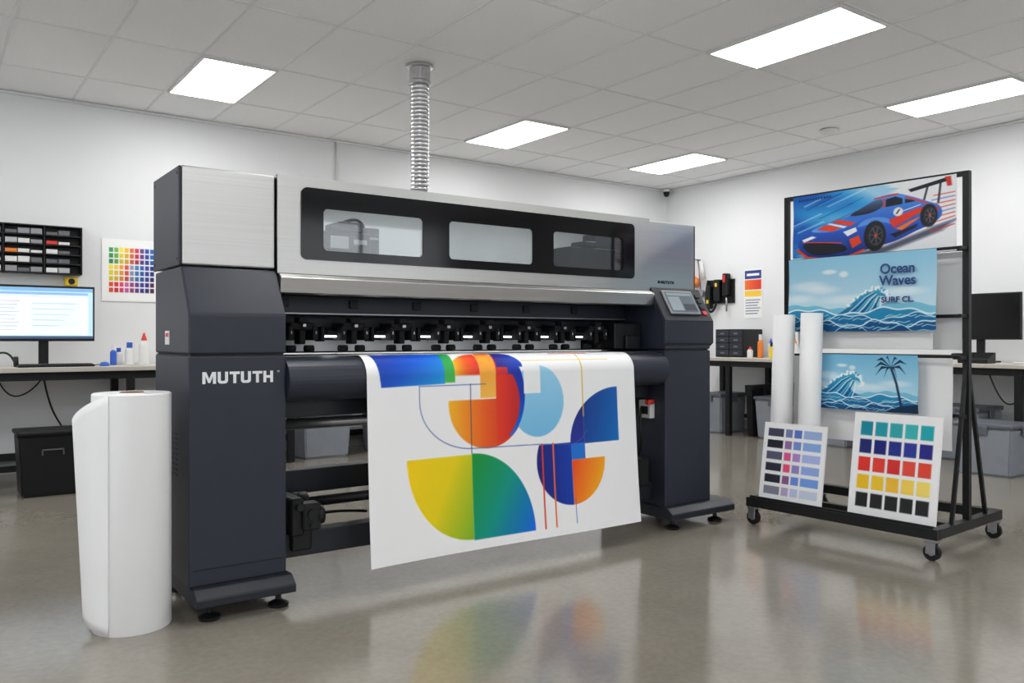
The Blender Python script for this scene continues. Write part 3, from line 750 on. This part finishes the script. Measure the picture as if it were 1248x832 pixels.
def wave_scene(A, B, cx, cy, sc, palm=False):
    aa = .010
    I = grad3(B, (225, 240, 246), (180, 220, 238), (145, 204, 232))
    if palm: I = grad3(B, (215, 236, 244), (160, 212, 236), (120, 192, 228))
    for (x, y, rx, ry) in ((.15, .62, .12, .06), (.25, .56, .1, .05), (.8, .5, .12, .05), (.5, .42, .25, .06), (.08, .45, .1, .05)):
        I = bl(I, ell(A, B, x, y, rx, ry, .05) * .6, (240, 247, 251))
    I = bl(I, ell(A, B, .30, .80, .05, .03, .02) * .8, (245, 248, 250)); I = bl(I, ell(A, B, .40, .76, .03, .04, .02) * .8, (245, 248, 250))
    def T(pts): return [(cx + sc * p, cy + sc * 1.6 * q) for p, q in pts]
    yb = .33 + .03 * np.sin(A * 9 + 1) + .012 * np.sin(A * 37)
    I = bl(I, mk(B - yb, aa), (120, 195, 222))
    body = smooth_pts(T([(-.95, -.30), (-.62, -.22), (-.42, -.08), (-.28, .08), (-.14, .20), (.02, .27), (.15, .25), (.23, .17), (.24, .07), (.18, .12), (.10, .13), (.045, .07), (.05, -.03), (.12, -.12), (.30, -.2), (.6, -.24), (1.0, -.3), (1.0, -.6), (-.95, -.6)]), 5)
    I = bl(I, poly(A, B, body, aa), grad3((B - cy) / sc * .8 + .55, (8, 80, 140), (20, 125, 178), (75, 185, 212)))
    for k in range(10):
        o = .035 * k
        c = [(225, 244, 249), (8, 72, 130), (110, 200, 222)][k % 3]
        I = bl(I, pl(A, B, T([(-.66 + o * 2.0, -.34), (-.42 + o * 1.6, -.20), (-.26 + o * 1.2, -.04 - o * .2), (-.12 + o * .8, .12 - o * .35), (.02 + o * .35, .21 - o * .4)]), .008 + .003 * (k % 2), aa), c)
    rng = np.random.RandomState(3)
    crest = [(-.42, -.07), (-.28, .09), (-.14, .21), (.02, .28), (.15, .26), (.23, .18), (.25, .07), (.22, .0)]
    for k in range(70):
        t = k / 70 * 6.99; i = int(t); f = t - i
        x = crest[i][0] * (1 - f) + crest[i + 1][0] * f; y = crest[i][1] * (1 - f) + crest[i + 1][1] * f
        p = T([(x + rng.uniform(-.025, .025), y + rng.uniform(-.02, .035))])[0]
        r0 = sc * rng.uniform(.008, .028); I = bl(I, ell(A, B, p[0], p[1], r0, r0 * 1.7, aa), (242, 249, 251) if k % 5 else (60, 165, 205))
    for k, (b0, c) in enumerate(((.27, (225, 243, 248)), (.25, (35, 140, 188)), (.19, (205, 235, 244)), (.175, (18, 110, 165)), (.11, (215, 240, 246)), (.092, (8, 85, 142)), (.035, (150, 212, 230)), (.02, (8, 70, 125)))):
        yb = b0 + .035 * np.sin(A * (11 + 3 * (k // 2)) + (k // 2) * 1.7) + .018 * np.sin(A * (31 + 5 * (k // 2)) + k // 2)
        I = bl(I, mk(B - yb, aa), c)
    for k in range(22):
        x = (k * .137 + .05) % 1; y = .02 + .19 * ((k * .37) % 1)
        I = bl(I, pl(A, B, [(x - .05, y), (x - .02, y + .025), (x + .02, y + .008), (x + .05, y + .028)], .007, aa), (215, 240, 247))
    if palm:
        d = (20, 50, 80)
        I = bl(I, pl(A, B, [(.86, .02), (.84, .25), (.81, .50), (.76, .78)], .020, aa), d)
        I = bl(I, poly(A, B, [(.70, 0), (.86, .12), (1, .16), (1, 0)], aa), d)
        for (dx, dy2) in ((-.15, .0), (-.13, .13), (-.04, .18), (.06, .16), (.14, .07), (.13, -.10), (-.14, -.13), (.05, -.16), (-.06, -.16)):
            x0, y0 = .76, .79
            mx, my = x0 + dx * .6, y0 + dy2 * .6 + .07
            I = bl(I, poly(A, B, [(x0, y0), (mx, my + .02), (x0 + dx, y0 + dy2 - .02), (mx, my - .03)], .008), d)
    return I

sheet('car_poster', flat((xm - .022, 2.665, 1.352), (0, -.830, 0), (0, 0, .348), wavef(5, .004, 1)), 620, 260, paint_car, M_art, K)
sheet('ocean_poster', flat((xm - .085, 2.650, .988), (0, -.755, 0), (0, 0, .375), wavef(6, .007, 2)), 560, 280, lambda A, B: wave_scene(A, B, .60, .36, .42), M_art, K)
sheet('palm_poster', flat((xm - .085, 2.515, .602), (0, -.535, 0), (0, 0, .272), wavef(4, .006, .5)), 420, 220, lambda A, B: wave_scene(A, B, .36, .42, .55, True), M_art, K)
text('ocean_title', 'Ocean\nWaves', (xm - .0975, 2.07, 1.262), .066, M_navy, K, ROT_SIDE, .95, .0014, 'CENTER', .85)
text('ocean_subtitle', 'SURF CL.', (xm - .0975, 2.07, 1.125), .036, M_navy, K, ROT_SIDE, 1.1, .0010, 'CENTER')
def plain(name, x, y0, y1, z0, z1, ph):
    sheet(name, flat((x, y0, z0), (0, y1 - y0, 0), (0, 0, z1 - z0), wavef(7, .008, ph)), 40, 10, lambda A, B: blank(A, (236, 236, 236)), M_art, K)
plain('blank_sheet_1', xm + .03, 2.66, 1.83, .90, 1.35, 0)
plain('blank_sheet_2', xm - .025, 2.66, 1.85, .44, .862, 1)
plain('blank_sheet_3', xm - .04, 2.62, 1.93, .90, 1.34, 2)
for i, (y, x) in enumerate(((2.645, 3.66), (2.488, 3.66))):
    bm = bmesh.new(); p0, p1 = (x - .015, y + .006 - i * .004, .135), (x + .012, y - .008, 1.075 + .005 * i)
    _cyl(bm, p0, p1, .054, None, 32); bm_done('paper_tube_%d' % (i + 1), bm, M_white, K)
    d = (Vector(p1) - Vector(p0)).normalized()
    cyl('tube_core_%d' % (i + 1), Vector(p1) - d * .01, Vector(p1) + d * .001, .03, M_core, K)
def board(name, y0, y1, xb, zb_, xt, zt, nx, ny, painter):
    u = (0, y1 - y0, 0); v = (xt - xb, 0, zt - zb_)
    sheet(name, flat((xb, y0, zb_), u, v), nx, ny, painter, M_art, K)
    prism(name + '_backing', [(xb + .0015, zb_), (xt + .0015, zt), (xt + .008, zt - .001), (xb + .008, zb_ - .002)], 'Y', y1, y0, M_white, K)
def paint_b2(A, B):
    I = blank(A, (242, 242, 242))
    pal = [[(30, 30, 32)] * 5, [(242, 195, 30), (245, 202, 45), (242, 190, 50), (248, 212, 85), (250, 222, 105)],
           [(230, 52, 40), (232, 62, 50), (218, 45, 45), (234, 78, 60), (230, 72, 50)],
           [(28, 36, 112), (22, 30, 122), (26, 45, 138), (40, 55, 152), (30, 35, 132)],
           [(10, 140, 162), (28, 158, 174), (45, 168, 174), (55, 184, 184), (22, 168, 178)]]
    for r_ in range(5):
        for c_ in range(5):
            x0 = .085 + c_ * .172; y0 = .075 + r_ * .175
            I = bl(I, rect(A, B, x0, x0 + .142, y0, y0 + .138, .006), pal[r_][c_])
    return I
def paint_b1(A, B):
    I = blank(A, (242, 242, 242))
    cols = [[(70, 72, 92), (120, 130, 175), (90, 120, 205), (155, 180, 225)], [(38, 38, 46), (150, 110, 165), (120, 145, 215), (135, 172, 228)],
            [(88, 90, 112), (225, 90, 145), (175, 140, 205), (170, 185, 235)], [(45, 46, 62), (238, 80, 120), (150, 140, 200), (145, 172, 230)],
            [(40, 40, 54), (140, 90, 140), (110, 145, 228), (115, 160, 232)], [(130, 130, 146), (188, 168, 205), (192, 202, 232), (204, 213, 232)]]
    for r_ in range(6):
        for c_ in range(4):
            x0 = (.07, .36, .50, .65)[c_]; w = (.26, .11, .12, .28)[c_]; y0 = .06 + (5 - r_) * .152
            I = bl(I, rect(A, B, x0, x0 + w, y0, y0 + .105, .006), cols[r_][c_])
    return I
board('swatch_board_small', 2.700, 2.350, 3.535, .139, 3.595, .52, 120, 130, paint_b1)
board('swatch_board_large', 2.215, 1.812, 3.535, .139, 3.61, .605, 130, 150, paint_b2)
box('tray_lip', xf - .02, xf - .012, yr, yl, .10, .150, M_frame, K)

# ------------------------------------------------------------ back desk (left of picture)
D = group('workbench', (1.5, 6.4, 0))
box('top', -1.6, 4.6, 6.05, 6.755, .735, .765, M_desk, D, .003)
boxes('frame_legs', [(x, x + .05, y, y + .05, 0, .735) for x in (-1.5, 1.16, 2.3, 4.4) for y in (6.10, 6.68)], M_frame, D, .003)
boxes('frame_rails', [(-1.45, 4.4, 6.105, 6.135, .68, .733), (-1.45, 4.4, 6.69, 6.72, .10, .15), (-1.45, 1.16, 6.11, 6.14, .10, .14)], M_frame, D)
tube('hanging_cable_1', [(.68, 6.35, .733), (.70, 6.3, .55), (.80, 6.5, .35), (.95, 6.6, .15), (1.1, 6.6, .05)], .006, M_cable, D)
tube('hanging_cable_2', [(.40, 6.2, .733), (.45, 6.2, .56), (.62, 6.25, .60), (.70, 6.3, .733)], .005, M_cable, D)
def ui(A, B):
    I = blank(A, (176, 206, 228))
    I = bl(I, rect(A, B, .0, 1, .93, 1, .01), (120, 165, 205))
    I = bl(I, rect(A, B, 0, 1, 0, .045, .01), (60, 80, 110))
    I = bl(I, rect(A, B, .03, .95, .07, .91, .01), (228, 233, 238))
    I = bl(I, rect(A, B, .03, .95, .86, .91, .01), (130, 170, 208))
    I = bl(I, rect(A, B, .03, .95, .80, .855, .01), (205, 214, 222))
    for k in range(9): I = bl(I, rect(A, B, .06, .26 - .02 * (k % 3), .72 - .07 * k, .738 - .07 * k, .008), (165, 178, 192))
    I = bl(I, rect(A, B, .34, .92, .12, .77, .01), (214, 224, 233))
    for k in range(5): I = bl(I, rect(A, B, .38, .86 - .05 * k, .68 - .11 * k, .70 - .11 * k, .008), (180, 194, 208))
    return I
G_ = group('desktop_monitor', (.695, 6.42, .765))
mx0, mx1 = .385, 1.005
box('housing', mx0, mx1, 6.40, 6.43, .935, 1.315, M_black, G_, .004)
sheet('screen', flat((mx0 + .012, 6.3985, .955), (mx1 - mx0 - .024, 0, 0), (0, 0, .345)), 160, 120, ui, M_scr, G_)
boxes('stand', [(.665, .725, 6.43, 6.455, .775, 1.1)], M_black, G_, .004)
prism('stand_base', rr(.56, .83, 6.32, 6.52, .04), 'Z', .766, .778, M_black, G_)
g = group('computer_keyboard', (.76, 6.2, .765))
box('body', .52, .965, 6.13, 6.27, .766, .780, M_black, g, .004)
boxes('keys', [(.53 + .0285 * i, .555 + .0285 * i, 6.137 + .026 * j, 6.159 + .026 * j, .780, .786) for i in range(15) for j in range(5)], mat('key_plastic', (45, 46, 50), .5), g)
g = group('computer_mouse', (1.03, 6.2, .765))
lathe('body', [(0, .766), (.03, .766), (.032, .775), (.024, .79), (0, .796)], 1.035, 6.2, M_blue, g, 20)
tube('cord', [(1.035, 6.22, .776), (1.03, 6.35, .769), (.9, 6.5, .769)], .003, M_cable, g)
g = group('headset', (.48, 6.3, .765))
tube('headband', [(.40, 6.30, .78), (.40, 6.34, .86), (.50, 6.36, .86), (.52, 6.32, .78)], .007, M_cable, g)
cyls('ear_cups', [((.385, 6.30, .80), (.41, 6.30, .80), .034), ((.51, 6.32, .80), (.535, 6.32, .80), .034)], M_black, g)
def bottle(name, x, y, z, h, r, m, mc, spout=False):
    g = group(name, (x, y, z))
    lathe('body', [(0, z), (r, z), (r, z + h * .6), (r * .9, z + h * .68), (r * .45, z + h * .76), (0, z + h * .76)], x, y, m, g, 20)
    if spout: lathe('cap', [(0, z + h * .76), (r * .65, z + h * .76), (r * .5, z + h * .82), (r * .12, z + h), (0, z + h)], x, y, mc, g, 16)
    else: lathe('cap', [(0, z + h * .76), (r * .6, z + h * .76), (r * .6, z + h), (0, z + h)], x, y, mc, g, 16)
bottle('cleaner_bottle', 1.125, 6.40, .766, .14, .022, M_blue, M_white2)
bottle('cleaner_bottle', 1.175, 6.48, .766, .12, .025, M_white2, M_blue)
bottle('ink_bottle', 1.232, 6.40, .766, .16, .033, M_white2, M_blue)
bottle('squeeze_bottle', 1.325, 6.38, .766, .23, .034, M_white2, M_red, True)
# cartridge rack on wall
g = group('cartridge_wall_rack', (.5, 6.7, 1.6))
rx0, rx1, rz0, rz1 = -.15, .965, 1.415, 1.755
box('back', rx0, rx1, 6.755, 6.765, rz0, rz1, M_black, g)
boxes('shelves', [(rx0, rx1, 6.66, 6.755, rz0 + .067 * i, rz0 + .067 * i + .008) for i in range(6)] + [(x, x + .008, 6.66, 6.755, rz0, rz1) for x in (rx0, .22, .47, .72, .957)], M_black, g)
cm = [mat('cartridge_grey', (175, 177, 180), .4), mat('cartridge_dark', (95, 97, 102), .4), M_white2, mat('cartridge_mid', (140, 140, 144), .4), M_red, M_green, M_org, M_yel]
cl = {i: [] for i in range(8)}
rng = np.random.RandomState(11)
for x in (-.02, .23, .48, .73):
    for i in range(5):
        for k2 in range(3):
            a = x + .006 + .077 * k2
            if a + .07 > .955: continue
            c_ = int(rng.choice(8, p=[.26, .16, .24, .16, .06, .04, .04, .04]))
            cl[c_].append((a, a + .070, 6.658, 6.75, rz0 + .067 * i + .010, rz0 + .067 * i + .026 + .024 * rng.rand()))
for c_, l in cl.items():
    if l: boxes('cartridges_%d' % c_, l, cm[c_], g)
g = group('tape_dispenser', (.9, 6.72, 1.37))
boxes('body', [(.86, .94, 6.69, 6.765, 1.335, 1.40)], M_yel, g, .006)
cyl('reel', (.90, 6.686, 1.367), (.90, 6.70, 1.367), .022, M_black, g)
def chart(A, B):
    I = blank(A, (238, 238, 236))
    top = [(60, 160, 90), (120, 190, 80), (245, 225, 60), (245, 190, 50), (235, 120, 60), (215, 60, 90), (110, 70, 150), (60, 80, 170), (40, 110, 190)]
    bot = [(225, 80, 50), (215, 50, 60), (225, 70, 110), (200, 100, 160), (160, 60, 130), (110, 60, 140), (70, 60, 150), (50, 50, 130), (90, 30, 80)]
    mid = [(248, 225, 50), (245, 205, 60), (240, 160, 60), (225, 90, 70), (150, 150, 190), (70, 130, 190), (50, 100, 180), (60, 70, 160), (40, 50, 130)]
    for r_ in range(8):
        for c_ in range(9):
            k = top[c_] if r_ < 3 else (mid[c_] if r_ < 6 else bot[c_]); f = 1 - (r_ % 3) * .08
            x0 = .12 + c_ * .088; y0 = .88 - (r_ + 1) * .092
            I = bl(I, rect(A, B, x0, x0 + .070, y0, y0 + .072, .008), tuple(v * f for v in k))
    return I
sheet('colour_chart_poster', flat((1.11, 6.764, 1.235), (.41, 0, 0), (0, 0, .47)), 140, 160, chart, M_art, None)
g = group('storage_box', (.66, 5.72, 0))
def tbox(name, cx, cy, w, d, z0, z1, tp, m, g):
    bm = bmesh.new(); V = []
    for (z, s) in ((z0, tp), (z1, 1)):
        V.append([bm.verts.new((cx + a * w / 2 * s, cy + b * d / 2 * s, z)) for a, b in ((-1, -1), (1, -1), (1, 1), (-1, 1))])
    bm.faces.new(V[0]); bm.faces.new(V[1])
    for i in range(4): bm.faces.new((V[0][i], V[0][(i + 1) % 4], V[1][(i + 1) % 4], V[1][i]))
    bmesh.ops.bevel(bm, geom=bm.edges[:], offset=.012, segments=2, affect='EDGES')
    return bm_done(name, bm, m, g)
tbox('body', .66, 5.80, .36, .30, 0, .37, .9, M_black, g)
box('lid', .47, .85, 5.64, 5.96, .37, .395, M_black, g, .008)
boxes('handle', [(.60, .72, 5.636, 5.642, .28, .288), (.60, .607, 5.636, 5.655, .25, .288), (.713, .72, 5.636, 5.655, .25, .288)], M_chrome, g)
def bin_(x, y, w, d, h, m=M_bin, ml=M_bind, name='storage_bin'):
    g = group(name, (x, y, 0))
    tbox('body', x, y, w * .96, d * .96, 0, h * .92, .9, m, g)
    box('lid', x - w / 2, x + w / 2, y - d / 2, y + d / 2, h * .92, h, ml, g, .008)
    boxes('latches', [(x - w / 2 - .008, x - w / 2 + .004, y - .04, y + .04, h * .78, h * .96), (x - .04, x + .04, y - d / 2 - .008, y - d / 2 + .004, h * .78, h * .96)], ml, g, .003)
bin_(2.66, 6.35, .42, .34, .36); bin_(3.3, 6.35, .42, .34, .34); bin_(1.85, 6.38, .4, .34, .3, M_black, M_black)

# ------------------------------------------------------------ right desks
def rdesk(y0, y1, legs):
    g = group('workbench', (6.76, (y0 + y1) / 2, 0))
    box('top', 6.40, 7.125, y0, y1, .735, .765, M_desk, g, .003)
    boxes('frame_legs', [(x, x + .05, y, y + .05, 0, .735) for y in legs for x in (6.44, 7.06)], M_frame, g, .003)
    boxes('frame_rails', [(6.445, 6.475, y0 + .05, y1 - .05, .68, .733), (7.06, 7.09, y0 + .05, y1 - .05, .12, .16)], M_frame, g)
    return g
rdesk(3.75, 5.95, (3.8, 5.27, 5.86)); rdesk(.9, 3.65, (1.0, 2.64, 3.55))
for (x, y, w, d, h) in ((6.74, 4.84, .42, .43, .40), (6.74, 4.28, .42, .43, .38), (6.74, 5.60, .42, .30, .40), (6.20, 2.72, .38, .40, .36)):
    bin_(x, y, w, d, h)
bin_(6.76, 5.13, .4, .10, .5, M_black, M_black, 'black_file_box')
bin_(6.78, 3.2, .42, .42, .42)
tube('hanging_cable', [(6.5, 2.9, .73), (6.45, 2.8, .5), (6.5, 2.7, .45), (6.6, 2.62, .6)], .006, M_cable, None)
g = group('desktop_monitor', (6.80, 3.08, .765))
box('housing', 6.78, 6.81, 2.78, 3.40, .945, 1.31, M_black, g, .004)
box('screen_glass', 6.778, 6.78, 2.792, 3.388, .96, 1.298, M_blackg, g)
box('stand', 6.81, 6.835, 3.06, 3.12, .775, 1.1, M_black, g, .004)
prism('stand_base', rr(6.70, 6.92, 2.97, 3.21, .04), 'Z', .766, .778, M_black, g)
g = group('desk_phone', (6.55, 3.0, .765))
prism('body', [(6.46, .766), (6.46, .80), (6.60, .85), (6.60, .766)], 'Y', 2.88, 3.10, M_black, g, .006)
box('handset', 6.48, 6.60, 3.11, 3.16, .80, .84, M_black, g, .01)
cyl('marker_pen', (6.5, 2.72, .774), (6.52, 2.60, .774), .008, M_white2)
g = group('drawer_organizer', (6.85, 5.5, .765))
box('case', 6.70, 7.0, 5.30, 5.66, .766, 1.05, M_black, g, .006)
boxes('drawers', [(6.692, 6.70, 5.315 + .17 * j, 5.475 + .17 * j, .78 + .066 * i, .838 + .066 * i) for i in range(4) for j in range(2)], M_slate, g, .003)
boxes('labels', [(6.690, 6.692, 5.37 + .17 * j, 5.42 + .17 * j, .80 + .066 * i, .815 + .066 * i) for i in range(4) for j in range(2)], M_bind, g)
cols = [(M_white2, M_red), (M_org, M_white2), (M_white2, M_blue), (M_yel, M_black), (M_white2, M_white2), (M_blue, M_white2), (M_white2, M_org)]
for i in range(7):
    bottle('ink_bottle', 6.62 + .05 * (i % 3), 5.16 - .085 * i, .766, .11 + .04 * ((i * 3) % 4), .028, cols[i][0], cols[i][1], i % 2 == 0)
box('paper_stack', 6.55, 6.8, 4.1, 4.45, .766, .80, M_white, None, .002)
def flyer(A, B):
    I = blank(A, (236, 236, 234))
    I = bl(I, rect(A, B, .04, .96, .80, .97, .01), (40, 60, 130)); I = bl(I, rect(A, B, .04, .96, .58, .78, .01), grad(A, (235, 120, 50), (215, 50, 50)))
    I = bl(I, rect(A, B, .04, .96, .44, .56, .01), (245, 200, 70))
    for k in range(6): I = bl(I, rect(A, B, .08, .9 - .07 * (k % 3), .36 - .055 * k, .38 - .055 * k, .008), (120, 130, 150))
    I = bl(I, rect(A, B, .15, .85, .86, .91, .01), (235, 235, 240))
    return I
sheet('wall_flyer', flat((7.136, 5.64, 1.17), (0, -.23, 0), (0, 0, .52)), 60, 120, flyer, M_art, None)
g = group('wall_tool_holder', (7.1, 5.95, 1.5))
box('board', 7.12, 7.138, 5.76, 6.12, 1.34, 1.60, M_frame, g)
boxes('heads', [(7.05, 7.12, 5.80, 5.87, 1.42, 1.66), (7.06, 7.12, 5.92, 6.0, 1.36, 1.60), (7.05, 7.12, 6.04, 6.1, 1.28, 1.54)], M_black, g, .01)
boxes('grips', [(7.04, 7.05, 5.82, 5.85, 1.56, 1.64)], M_red, g, .003)
boxes('tags', [(7.05, 7.06, 5.94, 5.97, 1.52, 1.56), (7.04, 7.05, 6.05, 6.08, 1.34, 1.38)], M_yel, g, .003)
cyls('rods', [((7.08, 5.83, 1.25), (7.08, 5.83, 1.42), .01), ((7.08, 6.07, 1.2), (7.08, 6.07, 1.28), .01)], M_chrome, g)
tube('strap', [(7.1, 6.1, 1.6), (7.08, 6.15, 1.35), (7.08, 6.02, 1.2), (7.1, 5.98, 1.35)], .012, M_black, g)
g = group('hanging_scoops', (7.1, 6.4, 1.6))
cyls('hooks', [((7.138, 6.38, 1.82), (7.06, 6.38, 1.82), .008), ((7.138, 6.25, 1.84), (7.06, 6.25, 1.84), .008)], M_chrome, g)
cyls('scoop_bowl', [((7.06, 6.29, 1.60), (7.12, 6.29, 1.58), .06)], M_org, g)
cyls('scoop_handle', [((7.10, 6.30, 1.64), (7.09, 6.38, 1.82), .010)], M_org, g)
cyls('strainer', [((7.07, 6.20, 1.46), (7.11, 6.20, 1.46), .045), ((7.09, 6.20, 1.50), (7.09, 6.24, 1.84), .008)], M_chrome, g)
cyls('cloth_roll', [((7.08, 6.15, 1.62), (7.08, 6.19, 1.82), .02)], M_white2, g)

# ------------------------------------------------------------ world + camera
w = bpy.data.worlds.new('World'); scene.world = w; w.use_nodes = True
w.node_tree.nodes['Background'].inputs[0].default_value = (.8, .85, .9, 1)
w.node_tree.nodes['Background'].inputs[1].default_value = .3
cam = bpy.data.cameras.new('Camera'); co = bpy.data.objects.new('Camera', cam); COL.objects.link(co)
cam.sensor_width = 36; cam.lens = 1000 / 1248 * 36; cam.shift_y = -3 / 1248
cam.clip_start = .05
co.location = (0, 0, .95)
th = math.atan2(.810, .586)
co.rotation_euler = (math.pi / 2, 0, th - math.pi / 2)
scene.camera = co
